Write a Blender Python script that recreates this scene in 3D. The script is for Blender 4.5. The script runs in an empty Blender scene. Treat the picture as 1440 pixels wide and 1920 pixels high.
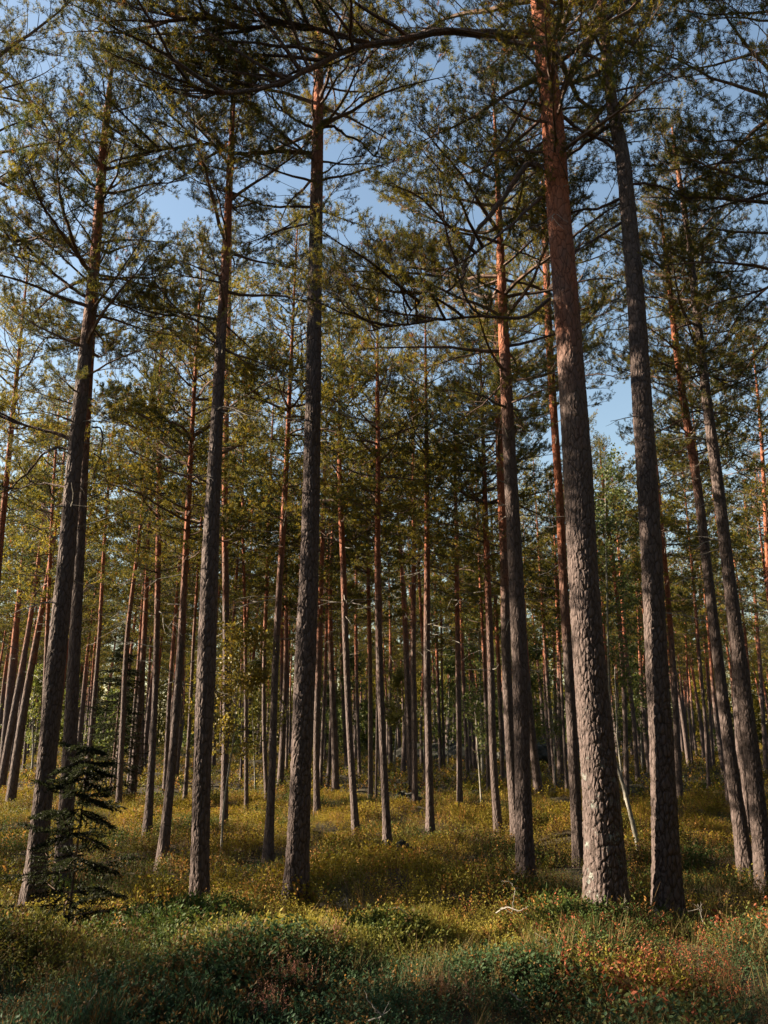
import bpy, math
import numpy as np
from mathutils import Vector
R = math.radians
sc = bpy.context.scene
COL = sc.collection

# ------------------------------------------------------------------ camera
F, CX, CY, PITCH, CAMZ = 1480.0, 720.0, 960.0, R(16.4), 1.72
cam = bpy.data.cameras.new('camera'); cob = bpy.data.objects.new('camera', cam); COL.objects.link(cob)
cob.location = (0, 0, CAMZ); cob.rotation_euler = (R(90) + PITCH, 0, 0)
cam.sensor_fit = 'VERTICAL'; cam.sensor_height = 36.0; cam.lens = 36.0 * F / 1920.0
cam.clip_start = 0.05; cam.clip_end = 2000
sc.camera = cob
# ------------------------------------------------------------------ light
SUN_EL, SUN_LEFT = R(26), R(84)          # sun_left: angle from the view direction towards the left
w = bpy.data.worlds.new('World'); sc.world = w; w.use_nodes = True
nt = w.node_tree; nt.nodes.clear()
sky = nt.nodes.new('ShaderNodeTexSky'); sky.sky_type = 'NISHITA'; sky.sun_disc = False
sky.sun_elevation = SUN_EL; sky.sun_rotation = -SUN_LEFT
sky.air_density = 1.5; sky.dust_density = 1.1; sky.ozone_density = 1.0
bg = nt.nodes.new('ShaderNodeBackground'); bg.inputs['Strength'].default_value = 0.05
wo = nt.nodes.new('ShaderNodeOutputWorld')
nt.links.new(sky.outputs[0], bg.inputs[0]); nt.links.new(bg.outputs[0], wo.inputs[0])
sl = bpy.data.lights.new('sun', 'SUN'); sl.energy = 5.0; sl.angle = R(0.5); sl.color = (1.0, 0.83, 0.62)
so = bpy.data.objects.new('sun', sl); COL.objects.link(so)
sdir = Vector((-math.sin(SUN_LEFT) * math.cos(SUN_EL), math.cos(SUN_LEFT) * math.cos(SUN_EL), math.sin(SUN_EL)))
so.rotation_euler = sdir.to_track_quat('Z', 'Y').to_euler()
sc.view_settings.view_transform = 'Standard'; sc.view_settings.look = 'None'
sc.view_settings.exposure = 2.15; sc.view_settings.gamma = 1.0
cy = sc.cycles
cy.max_bounces = 5; cy.diffuse_bounces = 1; cy.glossy_bounces = 2; cy.transmission_bounces = 3; cy.transparent_max_bounces = 4
cy.caustics_reflective = False; cy.caustics_refractive = False

rng = np.random.default_rng(7)

# ------------------------------------------------------------------ materials
def newmat(name):
    m = bpy.data.materials.new(name); m.use_nodes = True
    m.node_tree.nodes.clear()
    return m, m.node_tree.nodes, m.node_tree.links
def ramp(N, stops):
    r = N.new('ShaderNodeValToRGB'); e = r.color_ramp.elements
    while len(e) < len(stops): e.new(0.5)
    for k, (p, c) in enumerate(stops):
        e[k].position = p; e[k].color = (*c, 1)
    return r
def leaf_mat(name, trans=0.4, rough=0.45, spec=0.25, vary=0.25, pos_noise=0.0):
    m, N, L = newmat(name)
    at = N.new('ShaderNodeAttribute'); at.attribute_name = 'col'
    oi = N.new('ShaderNodeObjectInfo')
    hs = N.new('ShaderNodeHueSaturation')
    mr = N.new('ShaderNodeMapRange'); mr.inputs['To Min'].default_value = 1 - vary; mr.inputs['To Max'].default_value = 1 + vary
    L.new(oi.outputs['Random'], mr.inputs['Value']); L.new(mr.outputs[0], hs.inputs['Value'])
    L.new(at.outputs['Color'], hs.inputs['Color'])
    b = N.new('ShaderNodeBsdfPrincipled'); b.inputs['Roughness'].default_value = rough
    b.inputs['Specular IOR Level'].default_value = spec
    t = N.new('ShaderNodeBsdfTranslucent'); mx = N.new('ShaderNodeMixShader'); mx.inputs[0].default_value = trans
    L.new(hs.outputs[0], b.inputs['Base Color']); L.new(hs.outputs[0], t.inputs['Color'])
    L.new(b.outputs[0], mx.inputs[1]); L.new(t.outputs[0], mx.inputs[2])
    o = N.new('ShaderNodeOutputMaterial'); L.new(mx.outputs[0], o.inputs[0])
    return m
def bark_mat(name, lichen=0.0, scale=1.0, tone=1.0):
    tone *= 0.68
    m, N, L = newmat(name)
    tc = N.new('ShaderNodeTexCoord')
    mp = N.new('ShaderNodeMapping'); mp.inputs['Scale'].default_value = (26 * scale, 26 * scale, 9 * scale)
    L.new(tc.outputs['Object'], mp.inputs[0])
    nz = N.new('ShaderNodeTexNoise'); nz.inputs['Scale'].default_value = 1.3; nz.inputs['Detail'].default_value = 4
    L.new(mp.outputs[0], nz.inputs['Vector'])
    mix = N.new('ShaderNodeMix'); mix.data_type = 'VECTOR'; mix.inputs['Factor'].default_value = 0.25
    L.new(mp.outputs[0], mix.inputs['A']); L.new(nz.outputs['Color'], mix.inputs['B'])
    vo = N.new('ShaderNodeTexVoronoi'); vo.feature = 'DISTANCE_TO_EDGE'; vo.inputs['Scale'].default_value = 1.0
    L.new(mix.outputs[1], vo.inputs['Vector'])
    vc = N.new('ShaderNodeTexVoronoi'); vc.inputs['Scale'].default_value = 1.0
    L.new(mix.outputs[1], vc.inputs['Vector'])
    # colours: attribute hf = 0 grey plated foot .. 1 orange flaking upper stem ; crk = crack depth
    hf = N.new('ShaderNodeAttribute'); hf.attribute_name = 'hf'
    ck = N.new('ShaderNodeAttribute'); ck.attribute_name = 'crk'
    n2 = N.new('ShaderNodeTexNoise'); n2.inputs['Scale'].default_value = 5; n2.inputs['Detail'].default_value = 6
    mp2 = N.new('ShaderNodeMapping'); mp2.inputs['Scale'].default_value = (1, 1, 0.5)
    L.new(tc.outputs['Object'], mp2.inputs[0]); L.new(mp2.outputs[0], n2.inputs['Vector'])
    ma = N.new('ShaderNodeMath'); ma.operation = 'MULTIPLY_ADD'; ma.inputs[1].default_value = 0.7; 
    L.new(n2.outputs['Fac'], ma.inputs[0]); 
    sub = N.new('ShaderNodeMath'); sub.operation = 'SUBTRACT'; sub.inputs[1].default_value = 0.35
    L.new(hf.outputs['Fac'], sub.inputs[0]); L.new(sub.outputs[0], ma.inputs[2])
    hr = ramp(N, [(0.38, (0.170 * tone, 0.134 * tone, 0.126 * tone)), (0.55, (0.25 * tone, 0.15 * tone, 0.12 * tone)), (0.8, (0.45 * tone, 0.165 * tone, 0.09 * tone))])
    L.new(ma.outputs[0], hr.inputs[0])
    # plate tone variation
    pr = ramp(N, [(0.0, (0.62, 0.62, 0.66)), (1.0, (1.25, 1.18, 1.12))])
    n3 = N.new('ShaderNodeTexNoise'); n3.inputs['Scale'].default_value = 2.2; n3.inputs['Detail'].default_value = 3
    L.new(mp.outputs[0], n3.inputs['Vector']); L.new(n3.outputs['Fac'], pr.inputs[0])
    mul = N.new('ShaderNodeMix'); mul.data_type = 'RGBA'; mul.blend_type = 'MULTIPLY'; mul.inputs['Factor'].default_value = 1
    L.new(hr.outputs[0], mul.inputs['A']); L.new(pr.outputs[0], mul.inputs['B'])
    cr = ramp(N, [(0.0, (0.25, 0.22, 0.2)), (0.09, (1, 1, 1))])
    L.new(vo.outputs['Distance'], cr.inputs[0])
    mul2 = N.new('ShaderNodeMix'); mul2.data_type = 'RGBA'; mul2.blend_type = 'MULTIPLY'; mul2.inputs['Factor'].default_value = 0.8
    L.new(mul.outputs['Result'], mul2.inputs['A']); L.new(cr.outputs[0], mul2.inputs['B'])
    mul3 = N.new('ShaderNodeMix'); mul3.data_type = 'RGBA'; mul3.blend_type = 'MIX'
    L.new(ck.outputs['Fac'], mul3.inputs['Factor']); L.new(mul2.outputs['Result'], mul3.inputs['A'])
    mul3.inputs['B'].default_value = (0.045, 0.034, 0.03, 1)
    last = mul3.outputs['Result']
    if lichen:
        n4 = N.new('ShaderNodeTexNoise'); n4.inputs['Scale'].default_value = 9; n4.inputs['Detail'].default_value = 7; n4.inputs['Roughness'].default_value = 0.75
        L.new(tc.outputs['Object'], n4.inputs['Vector'])
        lr = ramp(N, [(0.58, (0, 0, 0)), (0.63, (1, 1, 1))]); L.new(n4.outputs['Fac'], lr.inputs[0])
        sp = N.new('ShaderNodeSeparateXYZ'); L.new(tc.outputs['Object'], sp.inputs[0])
        mrz = N.new('ShaderNodeMapRange'); mrz.inputs['From Min'].default_value = 2.2; mrz.inputs['From Max'].default_value = 0.6
        L.new(sp.outputs['Z'], mrz.inputs['Value'])
        mm = N.new('ShaderNodeMath'); mm.operation = 'MULTIPLY'; L.new(lr.outputs[0], mm.inputs[0]); L.new(mrz.outputs[0], mm.inputs[1])
        lx = N.new('ShaderNodeMix'); lx.data_type = 'RGBA'; L.new(mm.outputs[0], lx.inputs['Factor'])
        L.new(last, lx.inputs['A']); lx.inputs['B'].default_value = (0.20, 0.225, 0.205, 1); last = lx.outputs['Result']
    b = N.new('ShaderNodeBsdfPrincipled'); b.inputs['Roughness'].default_value = 0.85; b.inputs['Specular IOR Level'].default_value = 0.2
    L.new(last, b.inputs['Base Color'])
    bu = N.new('ShaderNodeBump'); bu.inputs['Strength'].default_value = 0.75; bu.inputs['Distance'].default_value = 0.02
    cl = N.new('ShaderNodeMath'); cl.operation = 'MINIMUM'; cl.inputs[1].default_value = 0.25
    L.new(vo.outputs['Distance'], cl.inputs[0])
    ad = N.new('ShaderNodeMath'); ad.operation = 'MULTIPLY_ADD'; ad.inputs[1].default_value = 2.2
    L.new(cl.outputs[0], ad.inputs[0]); L.new(n3.outputs['Fac'], ad.inputs[2])
    L.new(ad.outputs[0], bu.inputs['Height']); L.new(bu.outputs[0], b.inputs['Normal'])
    o = N.new('ShaderNodeOutputMaterial'); L.new(b.outputs[0], o.inputs[0])
    return m
def plain_mat(name, c1, c2, scale=20, rough=0.85, bump=0.3):
    m, N, L = newmat(name)
    tc = N.new('ShaderNodeTexCoord'); nz = N.new('ShaderNodeTexNoise'); nz.inputs['Scale'].default_value = scale; nz.inputs['Detail'].default_value = 6
    L.new(tc.outputs['Object'], nz.inputs['Vector'])
    r = ramp(N, [(0.35, c1), (0.65, c2)]); L.new(nz.outputs['Fac'], r.inputs[0])
    b = N.new('ShaderNodeBsdfPrincipled'); b.inputs['Roughness'].default_value = rough; b.inputs['Specular IOR Level'].default_value = 0.2
    L.new(r.outputs[0], b.inputs['Base Color'])
    bu = N.new('ShaderNodeBump'); bu.inputs['Strength'].default_value = bump; bu.inputs['Distance'].default_value = 0.02
    L.new(nz.outputs['Fac'], bu.inputs['Height']); L.new(bu.outputs[0], b.inputs['Normal'])
    o = N.new('ShaderNodeOutputMaterial'); L.new(b.outputs[0], o.inputs[0])
    return m
M_BARK = bark_mat('pine_bark'); M_BARKL = bark_mat('pine_bark_lichen', lichen=1)
M_BARKF = bark_mat('pine_bark_far', scale=0.7)
M_TWIG = plain_mat('twig_bark', (0.07, 0.05, 0.042), (0.17, 0.11, 0.085), 12)
M_DEADW = plain_mat('dead_wood', (0.14, 0.13, 0.115), (0.28, 0.26, 0.235), 15)
M_BIRCH = plain_mat('birch_bark', (0.15, 0.14, 0.115), (0.32, 0.30, 0.26), 14)
M_NEEDLE = leaf_mat('pine_needles', 0.48, 0.55, 0.12)
M_LEAF = leaf_mat('birch_leaves', 0.5, 0.45, 0.3, 0.1)
M_HEATH = leaf_mat('heath_leaves', 0.36, 0.6, 0.15, 0.0)
M_SOIL = plain_mat('forest_soil', (0.02, 0.017, 0.01), (0.05, 0.04, 0.02), 3, 0.95, 0.6)
M_ROCK = plain_mat('mossy_rock', (0.018, 0.02, 0.014), (0.06, 0.058, 0.05), 6, 0.9, 0.6)

# ------------------------------------------------------------------ mesh helpers
def build(name, V, T, mats, mi=None, attrs=None, parent=None, smooth=True, loc=(0, 0, 0)):
    me = bpy.data.meshes.new(name)
    V = np.ascontiguousarray(V, dtype=np.float32); T = np.ascontiguousarray(T, dtype=np.int32)
    me.vertices.add(len(V)); me.vertices.foreach_set('co', V.ravel())
    me.loops.add(T.size); me.loops.foreach_set('vertex_index', T.ravel())
    me.polygons.add(len(T)); me.polygons.foreach_set('loop_start', np.arange(0, T.size, 3, dtype=np.int32))
    if mi is not None: me.polygons.foreach_set('material_index', np.asarray(mi, dtype=np.int32))
    me.polygons.foreach_set('use_smooth', np.full(len(T), smooth) if np.isscalar(smooth) else smooth)
    for k, a in (attrs or {}).items():
        a = np.asarray(a, dtype=np.float32)
        if a.ndim == 1:
            me.attributes.new(k, 'FLOAT', 'POINT').data.foreach_set('value', a)
        else:
            rgba = np.ones((len(a), 4), np.float32); rgba[:, :3] = a
            me.attributes.new(k, 'FLOAT_COLOR', 'POINT').data.foreach_set('color', rgba.ravel())
    for m in mats: me.materials.append(m)
    me.update(calc_edges=True)
    o = bpy.data.objects.new(name, me); COL.objects.link(o); o.location = loc
    if parent: o.parent = parent
    return o
def empty(name, loc, label=None, cat=None, group=None):
    o = bpy.data.objects.new(name, None); COL.objects.link(o); o.location = loc
    if label: o['label'] = label
    if cat: o['category'] = cat
    if group: o['group'] = group
    return o
def tag(o, label=None, cat=None, group=None, kind=None):
    for k, v in (('label', label), ('category', cat), ('group', group), ('kind', kind)):
        if v: o[k] = v
    return o
def norm(a): return a / np.maximum(np.linalg.norm(a, axis=-1, keepdims=True), 1e-9)
def tube(P, r, k=5, cap=False):
    P = np.asarray(P, float); r = np.asarray(r, float); n = len(P)
    Tn = norm(np.gradient(P, axis=0))
    ref = np.array([0, 0, 1.0]) if abs(Tn[:, 2]).mean() < 0.75 else np.array([1.0, 0, 0])
    A = norm(np.cross(Tn, ref)); B = np.cross(Tn, A)
    th = np.linspace(0, 2 * np.pi, k, endpoint=False)
    V = P[:, None] + r[:, None, None] * (A[:, None] * np.cos(th)[None, :, None] + B[:, None] * np.sin(th)[None, :, None])
    V = V.reshape(-1, 3)
    i = np.arange(n - 1)[:, None] * k; j = np.arange(k)[None]; j2 = (j + 1) % k
    a, b, c, d = i + j, i + j2, i + k + j2, i + k + j
    T = np.concatenate([np.stack([a, d, c], -1).reshape(-1, 3), np.stack([a, c, b], -1).reshape(-1, 3)])
    return V, T
class Acc:
    def __init__(s): s.V = []; s.T = []; s.M = []; s.C = []; s.n = 0
    def add(s, V, T, m=0, C=None):
        if len(V) == 0: return
        V = np.asarray(V, np.float32); T = np.asarray(T, np.int32); C = None if C is None else np.asarray(C, np.float32)
        s.V.append(V); s.T.append(T + s.n); s.M.append(np.full(len(T), m, np.int32) if np.isscalar(m) else m)
        s.C.append(np.full((len(V), 3), 0.1, np.float32) if C is None else C); s.n += len(V)
    def get(s): return np.concatenate(s.V), np.concatenate(s.T), np.concatenate(s.M), np.concatenate(s.C)
    def build(s, name, mats, parent=None, **k):
        V, T, M, C = s.get(); return build(name, V, T, mats, M, {'col': C}, parent, smooth=False, **k)

def walk(g, p0, d0, L, n, wig, lift=0.0):
    """wandering path: n points from p0 along d0; lift bends it upward"""
    P = [np.array(p0, float)]; d = np.array(d0, float); s = L / (n - 1)
    for _ in range(n - 1):
        d = d + g.normal(0, wig, 3); d[2] += lift; d /= np.linalg.norm(d)
        P.append(P[-1] + d * s)
    return np.array(P)
def rotz(v, a):
    c, s = math.cos(a), math.sin(a); return np.array([c * v[0] - s * v[1], s * v[0] + c * v[1], v[2]])

# pine foliage ------------------------------------------------------
GREEN = np.array([0.062, 0.08, 0.018]); OLIVE = np.array([0.31, 0.235, 0.022]); RUST = np.array([0.27, 0.10, 0.022]); BLUEG = np.array([0.04, 0.062, 0.04])
def needles(g, P, A, n, ln, wd, slen, C):
    m = len(P)
    A = norm(A); ref = norm(g.normal(0, 1, (m, 3))); U = norm(np.cross(A, ref)); W = np.cross(A, U)
    t = g.random((m, n)); ph = g.random((m, n)) * 2 * np.pi
    base = P[:, None] + A[:, None] * (t * slen)[..., None]
    rad = U[:, None] * np.cos(ph)[..., None] + W[:, None] * np.sin(ph)[..., None]
    up = (0.35 + 0.75 * t)[..., None]
    d = norm(A[:, None] * up + rad * 0.8 + g.normal(0, 0.12, (m, n, 3)))
    l = ln * (0.75 + 0.5 * g.random((m, n)))[..., None]
    side = norm(np.cross(d, g.normal(0, 1, (m, n, 3)))) * wd * 0.5
    V = np.stack([base - side, base + side, base + d * l], 2).reshape(-1, 3)
    T = np.arange(m * n * 3).reshape(-1, 3)
    cc = np.repeat(C, n * 3, axis=0) * (0.85 + 0.3 * g.random((m * n, 1)).repeat(3, 0))
    return V, T, cc
DET = {0: dict(n=16, ln=.052, wd=.0066, sl=.075, twig=True, k=5, dn=1.0),
       1: dict(n=7, ln=.068, wd=.018, sl=.08, twig=False, k=4, dn=0.8),
       2: dict(n=5, ln=.10, wd=.034, sl=.10, twig=False, k=3, dn=0.7)}
def gen_branch(g, L=2.2, det=0, bare=0.3):
    D = DET[det]; acc = Acc(); sp = []; sa = []; scol = []
    main = walk(g, (0, 0, 0), (1, 0, 0.05), L, 9, 0.13, 0.035)
    r0 = 0.013 * L + 0.004
    V, T = tube(main, np.linspace(r0, 0.004, 9), D['k']); acc.add(V, T, 0)
    t = bare; side = 1
    hue = g.random()
    while t < 1.0:
        f = t * 8; i = min(int(f), 7); p = main[i] + (main[i + 1] - main[i]) * (f - i); dm = norm(main[i + 1] - main[i])
        l2 = L * (0.46 - 0.30 * t) * g.uniform(0.6, 1.2) + 0.08
        d2 = rotz(dm, side * g.uniform(0.55, 1.15)); d2[2] += g.uniform(0.0, 0.45)
        sec = walk(g, p, norm(d2), l2, 5, 0.14, 0.06)
        V, T = tube(sec, np.linspace(0.0065, 0.003, 5), 3); acc.add(V, T, 0)
        shoot_col = hue * 0.5 + 0.5 * g.random()
        nt_ = max(2, int(l2 / (0.09, 0.12, 0.13)[det])); sd = 1
        for q in range(nt_):
            u = 0.42 + 0.58 * (q + g.random() * 0.5) / nt_; u = min(u, 0.99); f2 = u * 4; i2 = min(int(f2), 3)
            p2 = sec[i2] + (sec[i2 + 1] - sec[i2]) * (f2 - i2); dd = norm(sec[i2 + 1] - sec[i2])
            d3 = rotz(dd, sd * g.uniform(0.4, 1.1)); d3[2] += g.uniform(0.05, 0.7); d3 = norm(d3); sd = -sd
            l3 = g.uniform(0.06, 0.20) * (0.6 + 0.4 * L / 2)
            if D['twig']:
                V, T = tube(np.array([p2, p2 + d3 * l3 * 0.5 + (0, 0, 0.01), p2 + d3 * l3]), [0.003, 0.0025, 0.002], 3); acc.add(V, T, 0)
            e = p2 + d3 * l3
            for s in range(4 if det < 2 else 3):
                if g.random() > D['dn']: continue
                a = norm(d3 + g.normal(0, 0.55, 3) + np.array([0, 0, 0.25]))
                sp.append(e - d3 * 0.04 * s * g.random()); sa.append(a); scol.append(shoot_col + g.normal(0, 0.12))
            if g.random() < 0.3:
                sp.append(p2 + d3 * l3 * 0.45); sa.append(norm(d3 + g.normal(0, 0.3, 3))); scol.append(shoot_col)
        t += g.uniform(0.042, 0.07); side = -side
    for s in range(4): sp.append(main[-1]); sa.append(norm(main[-1] - main[-2] + g.normal(0, 0.35, 3))); scol.append(hue)
    sp = np.array(sp); sa = np.array(sa); h = np.clip(np.array(scol), 0, 1)[:, None]
    C = GREEN * (1 - h) + OLIVE * h
    bl = (g.random((len(h), 1)) < 0.25); C = np.where(bl, BLUEG, C)
    ru = (g.random((len(h), 1)) < 0.02 + 0.05 * (hue > 0.85)); C = np.where(ru, RUST, C)
    V, T, cc = needles(g, sp, sa, D['n'], D['ln'], D['wd'], D['sl'], C); acc.add(V, T, 1, cc)
    return acc.get()
BR = {d: [gen_branch(np.random.default_rng(100 * d + i), 2.2, d, 0.18 + 0.05 * (i % 4)) for i in range(n)] for d, n in ((0, 14), (1, 12), (2, 10))}
def place(acc, g, proto, p, az, el, s, roll=0.0, flip=False):
    V, T, M, C = proto; V = V * s
    if flip: V = V * np.array([1, -1, 1]); T = T[:, ::-1]
    ca, sa_, ce, se, cr, sr = math.cos(az), math.sin(az), math.cos(el), math.sin(el), math.cos(roll), math.sin(roll)
    Rr = np.array([[1, 0, 0], [0, cr, -sr], [0, sr, cr]]); Re = np.array([[ce, 0, -se], [0, 1, 0], [se, 0, ce]]); Rz = np.array([[ca, -sa_, 0], [sa_, ca, 0], [0, 0, 1]])
    acc.add(V @ (Rz @ Re @ Rr).T + p, T, M, C)
def dead_twig(acc, g, p, az, L, r=0.008):
    d = np.array([math.cos(az), math.sin(az), g.uniform(-0.35, 0.25)])
    P = walk(g, p, norm(d), L, 6, 0.16, -0.02); V, T = tube(P, np.linspace(r, 0.0025, 6), 4); acc.add(V, T, 2)
    for _ in range(int(L * 5)):
        i = g.integers(1, 5); d2 = norm(rotz(norm(P[i] - P[i - 1]), g.choice([-1, 1]) * g.uniform(0.5, 1.1)) + np.array([0, 0, g.uniform(-0.3, 0.3)]))
        Q = walk(g, P[i], d2, L * g.uniform(0.2, 0.5), 4, 0.15); V, T = tube(Q, np.linspace(r * 0.5, 0.0015, 4), 3); acc.add(V, T, 2)
def crown_fill(acc, g, path_fn, hc, H, Rmax, det, density=1.0, dead=6, skip=None):
    """pine crown on a stem: whorls of wandering boughs from hc to H; path_fn(z) gives the stem axis"""
    z = hc; az = g.random() * 6.28
    while z < H - 0.15:
        u = (z - hc) / (H - hc)
        prof = (0.55 + 1.2 * u if u < 0.35 else 0.97) * (1 - max(0, u - 0.35) / 0.65 * 0.72)
        nb = g.integers(3, 6)
        for _ in range(nb):
            az += 2.4 + g.normal(0, 0.5)
            Lb = Rmax * prof * g.uniform(0.6, 1.3)
            el = -0.12 + 0.75 * u + g.normal(0, 0.13)
            pr = BR[det][g.integers(len(BR[det]))]
            place(acc, g, pr, path_fn(z + g.normal(0, 0.06)), az, el, Lb / 2.2, g.normal(0, 0.25), g.random() < 0.5)
        z += g.uniform(0.20, 0.38) / density
    for s in range(5):
        pr = BR[det][g.integers(len(BR[det]))]; place(acc, g, pr, path_fn(H - 0.25), g.random() * 6.28, g.uniform(0.7, 1.4), Rmax * 0.3 / 2.2)
    for _ in range(dead):
        zz = hc - (hc * 0.45) * g.random() ** 1.5
        dead_twig(acc, g, path_fn(zz), g.random() * 6.28, g.uniform(0.3, 1.1), 0.009)

# trunk ---------------------------------------------------------------
def voro(u, v, cu, cv, seed):
    """F1,F2 of a jittered grid, periodic in u with cu cells; v free"""
    g = np.random.default_rng(seed); nv = 400
    J = g.random((cu, nv, 2)) * 0.9
    iu = np.floor(u).astype(int); iv = np.floor(v).astype(int)
    f1 = np.full(u.shape, 9.0); f2 = f1.copy(); idr = np.zeros(u.shape)
    H_ = g.random((cu, nv))
    for du in (-1, 0, 1):
        for dv in (-1, 0, 1):
            a = (iu + du); b = (iv + dv); j = J[a % cu, b % nv]
            d = np.hypot(u - (a + j[..., 0]), v - (b + j[..., 1]))
            new1 = d < f1
            f2 = np.where(new1, f1, np.minimum(f2, d)); idr = np.where(new1, H_[a % cu, b % nv], idr); f1 = np.where(new1, d, f1)
    return f1, f2, idr
def smooth_path(P, R_, step):
    """resample by z with catmull-like smoothing"""
    P = np.asarray(P, float); z = P[:, 2]; zz = np.arange(z[0], z[-1] + step, step)
    def cub(y):
        m = np.gradient(y, z); i = np.clip(np.searchsorted(z, zz) - 1, 0, len(z) - 2); h = z[i + 1] - z[i]; t = np.clip((zz - z[i]) / h, 0, 1)
        return (2*t**3-3*t**2+1)*y[i] + (t**3-2*t**2+t)*h*m[i] + (-2*t**3+3*t**2)*y[i+1] + (t**3-t**2)*h*m[i+1]
    return np.stack([cub(P[:, 0]), cub(P[:, 1]), zz], 1), np.interp(zz, z, R_)
def trunk_mesh(P, Rr, H, k, step, seed, relief=0.0, flare=0.32, orange_at=0.45):
    g = np.random.default_rng(seed)
    Q, r = smooth_path(P, Rr, step); n = len(Q)
    zt = Q[:, 2]; zf = np.maximum(zt - zt[0] - 0.25, 0); fl = 1 + flare * np.exp(-zf / 0.28); r = r * fl
    th = np.linspace(0, 2 * np.pi, k, endpoint=False)
    rr = np.repeat(r[:, None], k, 1)
    lob = 1 + (0.10 * np.exp(-zf / 0.4) + 0.012)[:, None] * np.sin(th[None] * 5 + g.random() * 6 + zt[:, None] * 0.6)
    rr = rr * lob
    crk = np.zeros((n, k))
    if relief > 0:
        r0 = float(np.median(r[: max(3, n // 3)])); cu = max(7, int(2 * np.pi * r0 / 0.04)); 
        u = th[None] / (2 * np.pi) * cu + 0.22 * np.sin(zt[:, None] * 5 + th[None] * 2) + 0.14 * np.sin(zt[:, None] * 13.7 + 1) + 0 * zt[:, None]
        v = zt[:, None] / 0.10 + 0.22 * np.sin(th[None] * 3 + zt[:, None] * 2.1) + 0.12 * np.sin(th[None] * 7 - zt[:, None] * 5) + 10
        f1, f2, idr = voro(u, v, cu, 0, seed)
        e = np.clip((f2 - f1) / 0.2, 0, 1)
        fade = np.clip(1.15 - zt / (H * orange_at * 1.3), 0.22, 1)[:, None]
        u2 = u * 2.3; f1b, f2b, idb = voro(u2 * 1.0, v * 2.6, int(cu * 2.3), 0, seed + 5)
        rr = rr + relief * fade * (e ** 0.8 * (0.7 + 0.6 * idr) - 0.6) + relief * 0.28 * fade * (idb - 0.5)
        crk = (1 - e) ** 0.8 * 0.95 * fade ** 1.5
    V = np.stack([Q[:, 0, None] + rr * np.cos(th), Q[:, 1, None] + rr * np.sin(th), zt[:, None] + 0 * rr], -1).reshape(-1, 3)
    i = np.arange(n - 1)[:, None] * k; j = np.arange(k)[None]; j2 = (j + 1) % k
    a, b, c, d = i + j, i + j2, i + k + j2, i + k + j
    T = np.concatenate([np.stack([a, b, c], -1).reshape(-1, 3), np.stack([a, c, d], -1).reshape(-1, 3)])
    hf = np.clip((zt / H - orange_at + 0.25) / 0.5, 0, 1)
    hf = np.repeat(hf, k)
    return V, T, hf, crk.ravel(), Q, r

# ------------------------------------------------------------------ pixels to places
def ray(u, v):
    x = (u - CX) / F; y = (CY - v) / F
    return np.array([x, math.cos(PITCH) - y * math.sin(PITCH), math.sin(PITCH) + y * math.cos(PITCH)])
def at_depth(u, v, Y):
    d = ray(u, v); return np.array([0, 0, CAMZ]) + d * (Y / d[1])
BUSH = 0.20
def rise(y): return 0.02 * np.clip(np.asarray(y, float) - 14, 0, 66)
def foot_depth(u, v):
    d = ray(u, v); y = (BUSH - CAMZ) / d[2] * d[1]
    if y > 14: y = (BUSH - CAMZ - 0.28) / (d[2] / d[1] - 0.02)
    return float(y)

def gz(x, y):
    x = np.asarray(x, float); y = np.asarray(y, float)
    h = 0.09 * np.sin(x * 0.9 + 1.3) * np.sin(y * 0.7 + 0.5) + 0.06 * np.sin(x * 1.9 + y * 1.3) + 0.05 * np.sin(x * 3.1 - y * 2.3 + 1)
    h = h + 0.12 * np.exp(-((y - 6.6 - 0.25 * np.sin(x * 0.8)) / 0.9) ** 2) * np.exp(-(x / 6.0) ** 2)
    far = np.clip((y - 15) / 60, 0, 1); h = h * (1 + 1.5 * far) + rise(y) 
    return h

# ------------------------------------------------------------------ ground
gx = np.concatenate([np.linspace(-600, -40, 12, endpoint=False), np.linspace(-40, -12, 40, endpoint=False), np.linspace(-12, 12, 140, endpoint=False), np.linspace(12, 40, 40, endpoint=False), np.linspace(40, 600, 13)])
gy = np.concatenate([np.linspace(-300, -6, 10, endpoint=False), np.linspace(-6, 20, 150, endpoint=False), np.linspace(20, 100, 110, endpoint=False), np.linspace(100, 1200, 14)])
X, Y = np.meshgrid(gx, gy); Z = gz(X, Y) * np.clip((160 - np.hypot(X, Y)) / 60, 0, 1)
GV = np.stack([X, Y, Z], -1).reshape(-1, 3); nx, ny = len(gx), len(gy)
i = np.arange(ny - 1)[:, None] * nx; j = np.arange(nx - 1)[None]; a = i + j
GT = np.concatenate([np.stack([a, a + 1, a + nx + 1], -1).reshape(-1, 3), np.stack([a, a + nx + 1, a + nx], -1).reshape(-1, 3)])
tag(build('ground', GV, GT, [M_SOIL]), kind='structure')

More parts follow.
